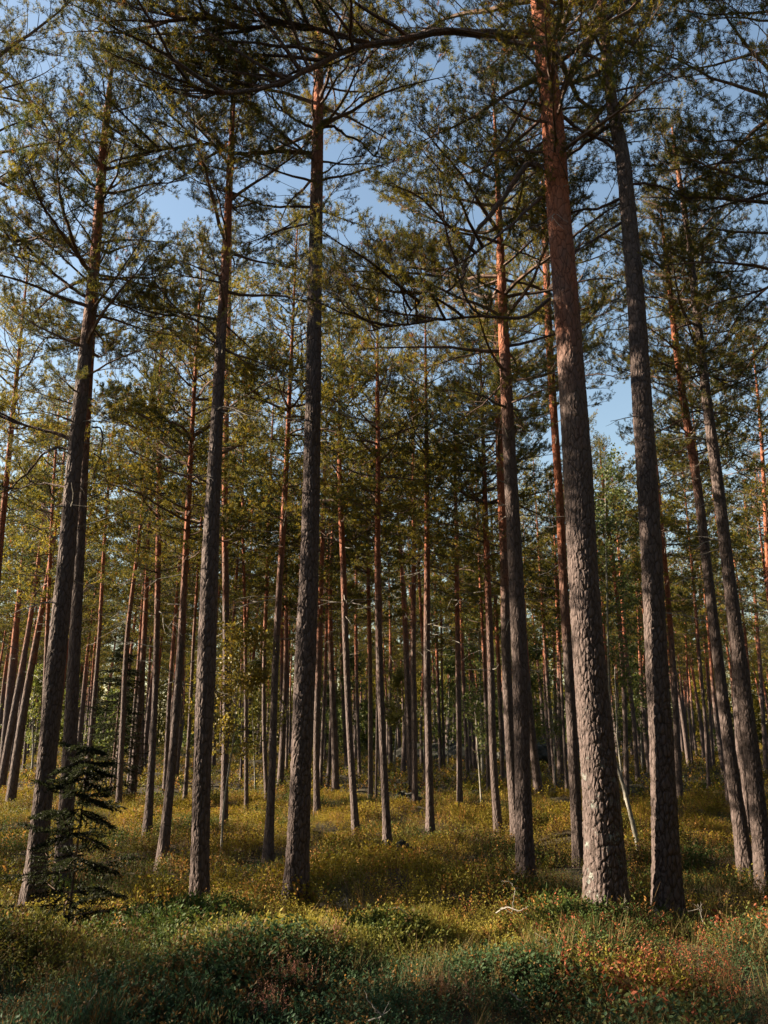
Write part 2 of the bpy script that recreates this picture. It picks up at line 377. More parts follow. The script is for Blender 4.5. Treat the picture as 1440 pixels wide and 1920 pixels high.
# ------------------------------------------------------------------ heath
def vnoise(x, y, s, seed):
    g = np.random.default_rng(seed); G = g.random((64, 64)); x = x / s + 1000; y = y / s + 1000
    ix = np.floor(x).astype(int); iy = np.floor(y).astype(int); fx = x - ix; fy = y - iy; fx = fx*fx*(3-2*fx); fy = fy*fy*(3-2*fy)
    A = G[ix % 64, iy % 64]; B = G[(ix+1) % 64, iy % 64]; C = G[ix % 64, (iy+1) % 64]; D = G[(ix+1) % 64, (iy+1) % 64]
    return (A*(1-fx)+B*fx)*(1-fy) + (C*(1-fx)+D*fx)*fy
def sprig(g, nl, h, lw, stems=3, spread=0.07, slim=False):
    """bilberry sprig: thin stems and small folded leaves. returns V,T,flag(0 stem,1 leaf), leaf rnd"""
    Vs = []; Ts = []; Fl = []; n = 0
    for s in range(stems):
        b = g.normal(0, spread * 0.35, 3); b[2] = -0.03; tip = b + np.array([g.normal(0, spread), g.normal(0, spread), h * g.uniform(0.7, 1.1)])
        mid = (b + tip) / 2 + np.append(g.normal(0, 0.015, 2), 0)
        wv = np.array([0.0022, 0, 0]) * (lw / 0.012)
        Vs += [b - wv, b + wv, mid, mid + wv, tip]; Ts += [[n, n + 1, n + 2], [n + 2, n + 3, n + 4]]; Fl += [-1] * 5; n += 5
        for q in range(nl // stems):
            t = 0.25 + 0.75 * (q + g.random()) / (nl // stems); p = (b * (1 - t) + tip * t) if t > 1 else (b*(1-t)**2 + 2*mid*t*(1-t) + tip*t**2)
            az = g.random() * 6.28; up = g.uniform(0.1, 1.3); d = norm(np.array([math.cos(az), math.sin(az), up])); L = lw * g.uniform(1.2, 2.1)
            if slim: d = norm(d * (0.5, 0.5, 1.5)); L *= 1.5; lw_ = lw * 0.42
            else: lw_ = lw
            p = p + d * 0.006; side = norm(np.cross(d, g.normal(0, 1, 3))) * lw_ * 0.5; nrm = np.cross(d, side / (lw_ * 0.5)) * lw_ * 0.12
            Vs += [p, p + d * L * 0.5 + side + nrm, p + d * L, p + d * L * 0.5 - side + nrm]
            Ts += [[n, n + 1, n + 2], [n, n + 2, n + 3]]; rr = g.random(); Fl += [rr] * 4; n += 4
    return np.array(Vs), np.array(Ts), np.array(Fl)
def scatter(name, protos, X, Y, S, colf, label, lean=0.15, zoff=0.0, seed=3, trunkclear=None):
    g = np.random.default_rng(seed); Z = gz(X, Y) + zoff; accV = []; accT = []; accC = []; n = 0
    which = np.clip(((vnoise(X, Y, 0.55, 77) * 0.6 + vnoise(X, Y, 0.2, 78) * 0.4 - 0.5) * 1.9 + 0.5 + g.normal(0, 0.10, len(X))) * len(protos), 0, len(protos) - 1).astype(int); ang = g.random(len(X)) * 6.28; CB = colf(X, Y, g)
    for k, (V, T, Fl) in enumerate(protos):
        idx = np.nonzero(which == k)[0]
        if len(idx) == 0: continue
        c = np.cos(ang[idx])[:, None]; s = np.sin(ang[idx])[:, None]; ss = S[idx][:, None]
        vx = (V[None, :, 0] * c - V[None, :, 1] * s) * ss; vy = (V[None, :, 0] * s + V[None, :, 1] * c) * ss; vz = V[None, :, 2] * ss
        lx = g.normal(0, lean, len(idx))[:, None]; ly = g.normal(0, lean, len(idx))[:, None]
        W = np.stack([vx + vz * lx + X[idx][:, None], vy + vz * ly + Y[idx][:, None], vz + Z[idx][:, None]], -1)
        m = len(V); accV.append(W.reshape(-1, 3)); accT.append((T[None] + (np.arange(len(idx)) * m)[:, None, None]).reshape(-1, 3) + n); n += m * len(idx)
        rr = (0.8 + 0.4 * np.abs(Fl))[None, :, None]; col = CB[idx][:, None, :] * rr
        col = np.where((Fl < 0)[None, :, None], np.array([0.10, 0.055, 0.035]), col)
        accC.append(col.reshape(-1, 3))
    return tag(build(name, np.concatenate(accV), np.concatenate(accT), [M_HEATH], None, {'col': np.concatenate(accC)}, smooth=False), label, 'plants', kind='stuff')
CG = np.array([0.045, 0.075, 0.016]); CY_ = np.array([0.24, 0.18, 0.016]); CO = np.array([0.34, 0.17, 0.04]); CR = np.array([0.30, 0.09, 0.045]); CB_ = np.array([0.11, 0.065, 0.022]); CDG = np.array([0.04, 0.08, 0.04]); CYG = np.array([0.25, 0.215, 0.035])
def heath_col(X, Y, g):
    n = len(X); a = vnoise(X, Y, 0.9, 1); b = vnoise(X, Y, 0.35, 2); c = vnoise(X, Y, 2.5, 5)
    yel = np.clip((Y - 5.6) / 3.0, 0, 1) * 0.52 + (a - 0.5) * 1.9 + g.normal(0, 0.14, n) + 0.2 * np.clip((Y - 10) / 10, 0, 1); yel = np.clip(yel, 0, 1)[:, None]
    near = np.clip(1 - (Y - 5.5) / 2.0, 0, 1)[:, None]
    lit_strip = np.exp(-((Y - 7.9) / 1.4) ** 2)[:, None]; YY = CY_ * (1 - lit_strip) + CYG * lit_strip  # sunlit band painted into the leaf colour as a brighter yellow
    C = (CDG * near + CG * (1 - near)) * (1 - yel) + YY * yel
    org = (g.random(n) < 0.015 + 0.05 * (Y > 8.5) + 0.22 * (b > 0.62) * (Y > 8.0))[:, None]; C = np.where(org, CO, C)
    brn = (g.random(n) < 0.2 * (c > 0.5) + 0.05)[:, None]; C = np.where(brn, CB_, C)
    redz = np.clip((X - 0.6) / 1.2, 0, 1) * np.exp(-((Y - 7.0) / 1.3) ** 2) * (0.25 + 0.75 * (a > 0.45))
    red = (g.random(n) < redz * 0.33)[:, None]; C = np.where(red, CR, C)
    return C
def pts(n, y0, y1, k, seed):
    g = np.random.default_rng(seed); Y = np.sqrt(g.random(n) * (y1**2 - y0**2) + y0**2); X = (g.random(n) * 2 - 1) * (Y * k + 0.8); return X, Y, g
PN = [sprig(np.random.default_rng(i), 42, 0.185, (0.0095, 0.0115, 0.0145, 0.0125)[i // 4], 3, 0.08, i >= 14) for i in range(16)]
X, Y, g = pts(16000, 3.8, 9.0, 0.60, 11); keep = vnoise(X, Y, 0.5, 8) > 0.12; X, Y = X[keep], Y[keep]
hs = 0.5 + 1.4 * vnoise(X, Y, 0.8, 4)
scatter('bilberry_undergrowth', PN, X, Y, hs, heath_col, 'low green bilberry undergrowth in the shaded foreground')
PM = [sprig(np.random.default_rng(40 + i), 24, 0.28, (0.013, 0.018, 0.022, 0.02)[i // 4], 3, 0.08, i >= 11) for i in range(14)]
X, Y, g = pts(50000, 8.5, 24, 0.60, 12); nn_ = vnoise(X, Y, 0.42, 4) * .65 + vnoise(X, Y, 1.3, 9) * .35; k_ = nn_ > .30; X, Y, nn_ = X[k_], Y[k_], nn_[k_]; hs = 0.35 + 1.7 * np.clip(nn_ - .25, 0, 1) 
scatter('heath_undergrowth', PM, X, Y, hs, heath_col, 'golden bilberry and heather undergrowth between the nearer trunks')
PF = [sprig(np.random.default_rng(80 + i), 15, 0.28, 0.036, 3, 0.13) for i in range(12)]
X, Y, g = pts(38000, 23, 95, 0.66, 13); hs = 0.8 + 0.8 * vnoise(X, Y, 1.2, 4)
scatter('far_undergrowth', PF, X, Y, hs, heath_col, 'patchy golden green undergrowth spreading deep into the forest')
# undergrowth beside and behind the picture, thinner
X = rng.uniform(-16, 16, 9000); Y = rng.uniform(-4, 22, 9000); k = (np.abs(X) > Y * 0.58 + 0.7); X, Y = X[k], Y[k]
scatter('side_undergrowth', PF, X, Y, np.full(len(X), 0.9), heath_col, 'undergrowth carrying on beside the view')
# grass blades
def blade_proto(g, n, h):
    Vs = []; Ts = []; m = 0
    for q in range(n):
        b = np.append(g.normal(0, 0.03, 2), -0.02); az = g.random() * 6.28; bend = g.uniform(0.1, 0.6) * h; L = h * g.uniform(0.6, 1.2)
        d = np.array([math.cos(az) * bend, math.sin(az) * bend, L]); wv = np.array([-math.sin(az), math.cos(az), 0]) * 0.0022
        p1 = b + d * np.array([0.3, 0.3, 0.55]); p2 = b + d
        Vs += [b - wv, b + wv, p1 - wv, p1 + wv, p2]; Ts += [[m, m+1, m+3], [m, m+3, m+2], [m+2, m+3, m+4]]; m += 5
    return np.array(Vs), np.array(Ts), np.repeat(g.random(n), 5)
PG = [blade_proto(np.random.default_rng(i), 12, 0.30) for i in range(8)]
X, Y, g = pts(1300, 3.8, 11, 0.60, 21); keep = (vnoise(X, Y, 0.8, 31) > 0.56) | ((X > 0.5) & (vnoise(X, Y, 0.8, 31) > 0.32)); X, Y = X[keep], Y[keep]
def grass_col(X, Y, g):
    t = g.random((len(X), 1)); return np.array([0.09, 0.10, 0.03]) * (1 - t) + np.array([0.22, 0.14, 0.06]) * t
scatter('grass', PG, X, Y, 0.7 + 0.5 * g.random(len(X)), grass_col, 'wiry olive and straw coloured grass growing through the bilberry', 0.2)
# heather : upright sprays of tiny pink-brown bells
def heather_proto(g, n, h):
    Vs = []; Ts = []; Fl = []; m = 0
    for q in range(n):
        b = np.append(g.normal(0, 0.03, 2), -0.02); tip = b + np.append(g.normal(0, 0.05, 2), h * g.uniform(0.6, 1.1)); wv = np.array([0.0015, 0, 0])
        Vs += [b - wv, b + wv, tip]; Ts += [[m, m+1, m+2]]; Fl += [-1] * 3; m += 3
        for s in range(26):
            t = 0.35 + 0.65 * s / 26; p = b * (1-t) + tip * t; d = norm(np.append(g.normal(0, 1, 2), 0.9)) * 0.010; sd = norm(np.cross(d, g.normal(0, 1, 3))) * 0.0028
            Vs += [p, p + d * 0.6 + sd, p + d * 1.2, p + d * 0.6 - sd]; Ts += [[m, m+1, m+2], [m, m+2, m+3]]; Fl += [g.random()] * 4; m += 4
    return np.array(Vs), np.array(Ts), np.array(Fl)
PH = [heather_proto(np.random.default_rng(i), 7, 0.3) for i in range(8)]
def heather_col(X, Y, g):
    t = g.random((len(X), 1)); return np.array([0.50, 0.22, 0.17]) * t + np.array([0.22, 0.17, 0.07]) * (1 - t)
g = np.random.default_rng(5)
def cluster(u, v, r, n, zz=0.12):
    d = ray(u, v); tt = (zz - CAMZ) / d[2]; return d[0] * tt + g.normal(0, r, n), d[1] * tt + g.normal(0, r * 0.8, n)
def thing_heather(u, v, r, n, label, s=1.0):
    x, y = cluster(u, v, r, n); o = scatter('heather_clump', PH, x, y, np.full(n, s), heather_col, None, 0.12, seed=int(u))
    del o['kind']; tag(o, label, 'heather', 'pinkish heather clumps in the shaded foreground')
    # move the origin of the clump to its foot
    c = Vector((float(x.mean()), float(y.mean()), float(gz(x.mean(), y.mean())))); o.data.transform(__import__('mathutils').Matrix.Translation(-c)); o.location = c
thing_heather(560, 1850, .09, 22, 'dry pink heather clump at the bottom edge, left of centre')
thing_heather(625, 1795, .05, 9, 'small pink-tipped heather spray standing behind the bigger bottom clump')
thing_heather(505, 1880, .07, 12, 'low brownish heather clump at the very bottom edge, leftmost of the heather')
thing_heather(840, 1870, .10, 9, 'sparse pale heather stems in the dark patch at bottom centre', 0.9)
thing_heather(435, 1815, .05, 7, 'thin reddish heather stems standing among dark bilberry, bottom left')

# ------------------------------------------------------------------ named pines traced from the photograph
# name key: (path of (u, v, width px) from foot up, height, crown base, crown radius, detail, extra)
PINES = {
 'A': ([(64,1668,38),(85,1450,31),(104,1250,34),(124,1050,30),(138,880,27),(152,740,25),(165,620,22),(180,460,18),(192,300,15),(203,190,11)], 11.6, 5.7, 1.9),
 'B': ([(116,1640,30),(128,1450,26),(138,1250,22),(149,1050,18),(157,900,15),(166,740,13),(178,560,10)], 10.8, 6.4, 1.4),
 'C': ([(374,1676,32),(379,1450,32),(387,1250,34),(394,1050,31),(402,880,25),(409,740,21),(416,600,18),(425,450,15),(432,300,12)], 11.2, 6.6, 1.7),
 'D': ([(556,1670,43),(564,1450,37),(572,1250,39),(580,1050,34),(584,900,31),(587,750,28),(590,560,26),(593,400,24),(595,290,22),(598,150,18)], 13.2, 8.8, 2.0),
 'E': ([(985,1645,34),(980,1450,28),(975,1250,29),(966,1050,27),(958,900,24),(950,740,22),(945,640,20),(939,480,14)], 12.0, 6.3, 2.2),
 'G': ([(1140,1708,78),(1124,1450,64),(1106,1250,57),(1092,1050,53),(1083,880,53),(1071,700,48),(1058,520,45),(1046,380,43),(1038,250,41),(1022,100,37),(1012,0,33)], 14.5, 8.9, 2.9),
 'H': ([(1253,1701,52),(1243,1450,43),(1232,1250,39),(1222,1050,37),(1212,880,36),(1203,740,35),(1192,560,31),(1178,400,28),(1165,280,25),(1150,210,22),(1137,100,18),(1128,0,15)], 13.0, 9.7, 1.9),
 'K': ([(1397,1618,27),(1367,1400,22),(1348,1250,19),(1324,1050,17),(1306,900,16),(1288,790,14),(1268,650,12),(1248,470,8)], 10.6, 6.0, 1.5),
 'L': ([(1434,1632,32),(1408,1400,27),(1389,1250,24),(1363,1050,21),(1345,900,20),(1329,780,18),(1310,620,14),(1287,420,10),(1267,290,8)], 11.6, 7.0, 1.7),
 'N': ([(1610,1700,52),(1560,1050,38),(1520,600,30),(1485,200,20),(1470,0,15)], 13.5, 6.8, 2.7),
 'O': ([(-190,1700,46),(-120,1100,36),(-80,700,28),(-50,300,18)], 12.5, 8.2, 2.2),
 'I': ([(1084,1605,21),(1074,1400,20),(1066,1250,18),(1057,1100,16),(1050,950,15),(1040,800,14),(1030,640,14),(1022,450,12)], 11.6, 7.2, 1.6),
 'F': ([(968,1560,20),(957,1400,19),(950,1250,18),(946,1050,17),(939,900,15),(932,640,12),(935,480,9)], 12.6, 7.2, 2.0),
}
LBL = {
 'A': 'dark thick pine leaning right near the left edge, first of the big trunks',
 'B': 'dark pine standing close behind the leaning leftmost big trunk, its upper stem orange',
 'C': 'stout dark pine with shaded bark, second big foreground trunk from the left',
 'D': 'tall straight pine with sunlit flaky grey foot, nearest the middle of the picture',
 'E': 'thick grey plated pine in the centre right, just left of the biggest trunk',
 'G': 'biggest and thickest pine, orange upper stem and pale lichen on its foot',
 'H': 'stout pine with brightly sunlit rough bark, right of the biggest trunk',
 'K': 'leaning pine with patchy pink lit stem, second from the right edge',
 'L': 'leaning pine with pale scaly bark rising from the bottom right edge',
 'N': 'pine standing just outside the right edge, its boughs reaching into the upper right corner',
 'O': 'pine standing just outside the left edge, its boughs reaching into the upper left',
 'I': 'slim orange barked pine half hidden behind the left side of the biggest trunk',
 'F': 'slimmer reddish pine touching the left side of the thick grey plated pine',
}
CAT = 'pine tree'; GRP = 'pines standing in the forest'
STEM = {}
def traced_pine(key, spec, label, det, k, step, relief, mat, seed, dens=1.0, dead=8, group=GRP, xname='pine_tree'):
    path, H, hc, Rm = spec; g = np.random.default_rng(seed)
    u0, v0, _ = path[0]; Yd = foot_depth(u0, v0)
    P = []; Rr = []
    for (u, v, wpx) in path:
        p = at_depth(u, v, Yd); P.append(p); Rr.append(wpx / F * np.linalg.norm(p - (0, 0, CAMZ)) / np.linalg.norm(ray(u, v)) / 2)
    P = np.array(P); Rr = np.array(Rr)
    # stem carries on below the heath and above the last traced point
    d0 = (P[1] - P[0]) / (P[1, 2] - P[0, 2]); foot = P[0] + d0 * (-0.45)
    P = np.vstack([foot, P]); Rr = np.concatenate([[Rr[0] * 1.02], Rr])
    if P[-1, 2] < H - 0.3:
        dt = (P[-1] - P[-3]) / (P[-1, 2] - P[-3, 2]) * 0.6 + np.array([0, 0, 0.4]); dt /= dt[2]
        P = np.vstack([P, P[-1] + dt * (H - P[-1, 2])]); Rr = np.concatenate([Rr, [0.012]])
    base = np.array([foot[0], foot[1], float(gz(foot[0], foot[1]))])
    root = empty(xname, base, label, CAT, group)
    V, T, hf, crk, Q, r = trunk_mesh(P, Rr, H, k, step, seed, relief, orange_at={'D': .68, 'H': .78, 'G': .42, 'E': .5, 'L': .85, 'K': .5, 'A': .62, 'C': .62, 'I': .3, 'F': .36, 'B': .5}.get(key, .34))
    build('trunk', V - base, T, [mat], None, {'hf': hf, 'crk': crk}, root)
    fn = lambda z: np.array([np.interp(z, Q[:, 2], Q[:, 0]), np.interp(z, Q[:, 2], Q[:, 1]), z])
    acc = Acc(); crown_fill(acc, g, fn, hc, H, Rm, det, dens, dead)
    V, T, M, C = acc.get()
    build('crown', V - base, T, [M_TWIG, M_NEEDLE, M_DEADW], M, {'col': C}, root, smooth=False)
    STEM[key] = (root, base, Yd, fn)
    return root
def traced_limb(key, pix, r0, r1, dy=0.0, leafy=0.35, det=0, seed=0, s=0.7, n=9, name='branch', label=None):
    """a big bough traced on the photo, with foliage sprays along its outer part"""
    root, base, Yd, fn = STEM[key]; g = np.random.default_rng(seed + 900)
    P = np.array([at_depth(u, v, Yd + dy * i / max(1, len(pix) - 1)) for i, (u, v) in enumerate(pix)])
    t = np.linspace(0, 1, len(P)); tt = np.linspace(0, 1, len(P) * 4)
    Q = np.stack([np.interp(tt, t, P[:, c]) for c in range(3)], 1)
    for _ in range(2): Q[1:-1] = (Q[:-2] + Q[1:-1] * 2 + Q[2:]) / 4
    Q[1:-1] += g.normal(0, 0.006, Q[1:-1].shape)
    acc = Acc(); V, T = tube(Q, np.linspace(r0, r1, len(Q)) * (1 + 0.06 * g.normal(0, 1, len(Q))), 8); 
    hfv = np.full(len(V), 0.45)
    acc.add(V, T, 0)
    if leafy is not None:
        for q in range(n):
            f = leafy + (1 - leafy) * (q + g.random()) / n; i = min(int(f * (len(Q) - 1)), len(Q) - 2); d = Q[i + 1] - Q[i]; az = math.atan2(d[1], d[0])
            pr = BR[det][g.integers(len(BR[det]))]; place(acc, g, pr, Q[i], az + g.choice([-1, 1]) * g.uniform(0.2, 1.1), g.uniform(-0.1, 0.5), s * g.uniform(0.6, 1.1) / 1.6, g.normal(0, 0.3), g.random() < 0.5)
    else:
        for q in range(int(4 + 6 * s)):
            i = g.integers(3, len(Q) - 1); d = norm(Q[i] - Q[i - 1]); d2 = norm(rotz(d, g.choice([-1, 1]) * g.uniform(0.4, 1.0)) + np.array([0, 0, g.uniform(-0.4, 0.5)]))
            W = walk(g, Q[i], d2, g.uniform(0.15, 0.5) * s, 5, 0.2); V, T = tube(W, np.linspace(r1 * 0.8, 0.002, 5), 3); acc.add(V, T, 0)
    V, T, M, C = acc.get()
    o = build(name, V - base, T, [M_LIMB, M_NEEDLE], M, {'col': C, 'hf': np.full(len(V), 0.45)}, root, smooth=False)
    if label: o['label'] = label
M_LIMB = bark_mat('pine_limb_bark', scale=1.5, tone=0.75)

TI = {'A': (0, 84, .022, .009, M_BARK), 'B': (0, 56, .03, .006, M_BARK), 'C': (0, 84, .022, .010, M_BARK), 'D': (0, 112, .015, .012, M_BARK), 'E': (0, 84, .022, .009, M_BARK),
      'G': (0, 170, .014, .015, M_BARKL), 'H': (0, 130, .015, .013, M_BARK), 'K': (0, 64, .025, .007, M_BARK), 'L': (0, 72, .022, .009, M_BARK), 'N': (0, 40, .04, 0, M_BARK), 'O': (0, 40, .04, 0, M_BARK), 'I': (0, 48, .03, .004, M_BARK), 'F': (0, 48, .03, .004, M_BARK)}
for i, kx in enumerate(PINES):
    det, k, step, relief, mat = TI[kx]
    traced_pine(kx, PINES[kx], LBL[kx], det, k, step, relief, mat, 200 + i, {'G': .75, 'A': .56, 'B': .45, 'C': .5, 'D': .62, 'O': .55}.get(kx, 0.78), 10)

L_ = traced_limb
L_('G', [(1010,62),(930,66),(840,56),(740,76),(650,92),(580,130),(520,160),(430,178),(340,160)], .056, .016, -0.8, .30, 0, 1, 1.45, 30)
L_('G', [(700,86),(620,60),(540,40),(460,55),(380,30),(300,40)], .03, .01, -1.0, .1, 0, 2, 1.3, 20)
L_('G', [(1018,318),(990,300),(958,352),(920,402),(888,440),(873,490),(868,522),(835,548)], .042, .014, -0.3, .75, 0, 3, .6, 4, label='bare reddish bough hanging down to the left')
L_('G', [(868,500),(866,540),(873,575)], .012, .006, 0, None, 0, 4, .5)
L_('G', [(1045,195),(1072,135),(1108,72),(1150,22),(1190,-10),(1260,-60)], .05, .026, -0.3, .75, 0, 5, 1.0, 4)
L_('G', [(1015,150),(985,195),(945,262),(915,300),(885,380),(840,440),(800,470)], .02, .006, -0.2, None, 0, 6, .9)
L_('G', [(1015,370),(960,420),(900,470),(820,520),(760,600)], .02, .007, -0.9, .5, 0, 7, 1.1, 9)
L_('G', [(1030,560),(980,600),(900,590),(820,600),(740,610),(690,620)], .022, .007, -0.9, .4, 0, 8, .95, 10)
L_('G', [(1068,140),(1130,95),(1190,95),(1240,130),(1270,150)], .018, .006, -0.2, None, 0, 10, .8)
L_('D', [(587,290),(540,282),(480,287),(430,288),(395,268),(350,272),(290,285),(250,275)], .034, .010, -0.2, .35, 0, 11, 1.0, 12)
L_('D', [(587,387),(540,388),(490,385),(450,366),(430,360)], .02, .008, 0.2, .6, 0, 12, .8, 6)
L_('D', [(602,240),(625,234),(650,256),(680,266),(697,292),(735,300)], .024, .008, 0.2, .5, 0, 13, .6, 4)
L_('D', [(602,240),(640,216),(664,190),(690,172),(730,150)], .022, .006, 0.1, .5, 0, 14, .6, 4)
L_('D', [(600,330),(640,300),(690,290)], .014, .005, 0, None, 0, 15, .8)
L_('D', [(586,240),(555,225),(530,208),(500,195)], .022, .007, -0.2, .4, 0, 16, .8, 5)
L_('H', [(1148,232),(1110,258),(1070,288),(1010,330)], .030, .014, 0.3, .6, 0, 20, .8, 5)
L_('H', [(1165,292),(1130,262),(1100,250),(1070,265)], .022, .010, -0.1, None, 0, 21, .7)
L_('H', [(1170,370),(1120,392),(1065,398),(1010,420)], .022, .009, 0.2, .5, 0, 22, .7, 5)
L_('H', [(1174,415),(1130,440),(1080,470),(1050,480)], .018, .007, 0.2, None, 0, 23, .8)
L_('H', [(1140,88),(1190,100),(1232,95),(1300,122)], .018, .006, 0, None, 0, 24, 1.0)
L_('H', [(1138,55),(1180,80),(1210,120),(1270,152)], .016, .006, 0.1, None, 0, 25, 1.0)
L_('H', [(1182,345),(1220,345),(1250,352),(1290,372)], .018, .007, 0.2, .6, 0, 26, .7, 4)
L_('A', [(138,826),(105,812),(60,802),(0,782),(-50,760)], .026, .011, 0.2, .5, 0, 30, .8, 6)
L_('A', [(134,842),(105,838),(78,852),(58,880),(25,912),(-10,930)], .02, .007, 0.5, None, 0, 31, 1.0)
L_('A', [(128,915),(100,908),(60,905),(20,925)], .016, .006, 0.4, .4, 0, 32, .6, 4)
L_('A', [(172,800),(190,803),(193,825),(184,865),(174,900)], .013, .005, -0.1, None, 0, 33, .8)
L_('A', [(176,850),(195,862),(200,905)], .010, .004, 0.1, None, 0, 34, .6)
L_('A', [(166,560),(125,535),(75,490),(22,430),(-10,392)], .028, .010, -0.3, .45, 0, 35, .9, 8)
L_('A', [(175,500),(115,462),(60,440),(-5,475)], .02, .007, 0.4, .4, 0, 36, .9, 8)
L_('A', [(188,360),(130,300),(80,230),(40,160),(0,120)], .022, .007, -0.4, .35, 0, 37, .9, 9)
L_('C', [(414,640),(370,600),(320,590),(270,600)], .018, .006, 0.2, .3, 0, 40, .8, 6)
L_('C', [(388,905),(372,895),(362,890)], .014, .007, 0, None, 0, 41, .4)

# ------------------------------------------------------------------ mid-distance pines read off the photograph
MID = [
 [(1,1462,12),(20,1270,12),(38,1100,9),(58,930,7)], [(26,1452,7),(45,1260,6),(62,1100,5),(85,930,4)], [(45,1418,6),(58,1265,5),(72,1100,4)],
 [(160,1488,9),(173,1350,8),(182,1250,8),(197,1000,6)], [(222,1512,11),(229,1380,10),(238,1200,8),(262,1000,6)], [(241,1470,7),(252,1330,6),(258,1260,6),(270,1080,4)],
 [(267,1428,6),(280,1260,5),(290,1050,4)], [(276,1562,17),(285,1430,12),(291,1300,11),(295,1150,11),(298,900,9),(298,800,7)],
 [(306,1600,20),(321,1450,16),(333,1300,14),(345,1100,12),(353,950,10),(366,700,7)], [(309,1480,9),(318,1300,8),(333,1100,6)], [(347,1497,8),(356,1350,7),(363,1200,6),(376,1000,5)],
 [(420,1490,8),(426,1400,7),(436,1200,6),(450,980,5)], [(462,1512,8),(461,1300,7),(459,1150,6),(455,980,5)], [(452,1456,5),(456,1300,4),(470,1050,4)],
 [(503,1592,18),(510,1450,14),(515,1280,13),(524,1100,12),(533,950,11),(541,780,8)], [(500,1495,8),(496,1400,8),(495,1250,7),(500,1100,7),(507,900,6)],
 [(537,1442,5),(541,1250,4),(545,1080,4)], [(548,1462,5),(555,1250,5),(562,1050,4)], [(594,1512,12),(593,1400,11),(597,1250,11),(602,1100,9),(607,950,7)],
 [(627,1432,7),(623,1250,6),(620,1050,5)], [(667,1550,14),(657,1400,12),(650,1250,12),(643,1050,11),(637,900,9),(637,800,7)], [(674,1446,6),(668,1250,6),(668,1050,5)],
 [(695,1492,9),(694,1250,8),(690,1050,6)], [(726,1564,15),(718,1400,13),(712,1250,13),(708,1050,11),(709,900,9),(708,740,7)], [(705,1500,4),(707,1300,4),(704,1100,3)],
 [(778,1504,12),(777,1400,10),(775,1250,10),(776,1000,8),(775,880,6)], [(807,1542,15),(804,1400,13),(801,1250,13),(801,1000,10),(800,850,8),(799,740,6)],
 [(826,1432,7),(820,1250,6),(815,1050,5)], [(833,1430,5),(829,1280,4),(826,1080,4)], [(862,1504,11),(861,1400,10),(859,1250,10),(856,1050,8),(854,900,6)],
 [(877,1456,7),(870,1300,7),(862,1080,5)], [(916,1484,8),(910,1300,7),(900,1080,5)], [(933,1547,16),(926,1450,14),(920,1250,14),(913,1050,12),(907,860,8)],
 [(943,1472,8),(935,1250,8),(925,1050,6)], [(1041,1466,7),(1031,1350,6),(1024,1250,6),(1014,1090,5)], [(1063,1482,6),(1051,1250,5),(1042,1050,4)],
 [(1196,1462,9),(1186,1330,8),(1176,1250,8),(1164,1080,6)], [(1175,1488,10),(1172,1350,9),(1160,1150,8),(1130,900,6)], [(1216,1442,7),(1208,1250,6),(1196,1050,5)],
 [(1274,1492,13),(1268,1350,12),(1255,1150,10),(1238,950,7)], [(1298,1408,4),(1290,1300,4),(1284,1150,3)], [(1329,1482,7),(1322,1350,6),(1313,1250,6),(1299,1080,5)],
 [(1338,1424,6),(1325,1250,5),(1310,1080,4)], [(1365,1507,8),(1355,1350,7),(1341,1200,7),(1322,1000,5)], [(1404,1562,13),(1391,1400,12),(1377,1250,11),(1360,1080,10),(1343,920,7)],
 [(1436,1402,8),(1425,1250,7),(1412,1080,6),(1398,950,5)], [(420,1540,14),(424,1300,13),(422,900,11),(428,640,9),(431,500,7)], [(601,1470,7),(610,1250,6),(616,1000,5)],
]
MID += [[(-34,1560,17),(-6,1100,12),(22,800,9)], [(76,1520,10),(92,1100,7),(101,900,5)], [(1122,1500,9),(1113,1250,8),(1105,1000,6),(1100,860,5)], [(1470,1520,12),(1442,1100,9),(1426,800,6)]]
MID = [[(p[0][0], max(p[0][1], 1436), p[0][2])] + p[1:] for p in MID]
gm = np.random.default_rng(77)
LAND = [(64, 'leaning leftmost trunk'), (374, 'stout dark trunk'), (556, 'tall central trunk'), (985, 'thick grey trunk'), (1140, 'biggest trunk'), (1253, 'sunlit rough trunk'), (1434, 'right edge trunk')]
ORD = ['first', 'second', 'third', 'fourth', 'fifth', 'sixth', 'seventh', 'eighth', 'ninth', 'tenth', 'eleventh', 'twelfth', 'thirteenth', 'fourteenth', 'fifteenth', 'sixteenth', 'seventeenth']
def gap_of(u):
    for k in range(len(LAND) - 1):
        if LAND[k][0] <= u < LAND[k + 1][0]: return k
    return -1 if u < LAND[0][0] else 99
def gap_text(k):
    if k == -1: return 'left of the leaning leftmost trunk'
    if k == 99: return 'right of the right edge trunk'
    return 'between %s and %s' % (LAND[k][1], LAND[k + 1][1])
MID.sort(key=lambda p: p[0][0]); cnt = {}
for i, path in enumerate(MID):
    u0, v0, w0 = path[0]; kgap = gap_of(u0); wide = 'middling' if w0 >= 11 else 'slender'
    c = cnt.get((kgap, wide), 0); cnt[(kgap, wide)] = c + 1
    label = '%s pine, %s from left %s' % (wide, ORD[c], gap_text(kgap))
    Yd = foot_depth(u0, v0); zt = at_depth(path[-1][0], path[-1][1], Yd)[2]
    H = max(gm.uniform(10.2, 12.8), zt + 1.2); hc = H * gm.uniform(0.44, 0.56)
    near = Yd < 20
    traced_pine('m%d' % i, (path, H, hc, gm.uniform(1.35, 1.85)), label, 1 if Yd < 18.5 else 2, 20 if near else 10, .08 if near else .3, 0.0, M_BARK if near else M_BARKF, 400 + i, 1.0 if Yd < 18.5 else 0.75, 8 if near else 4)

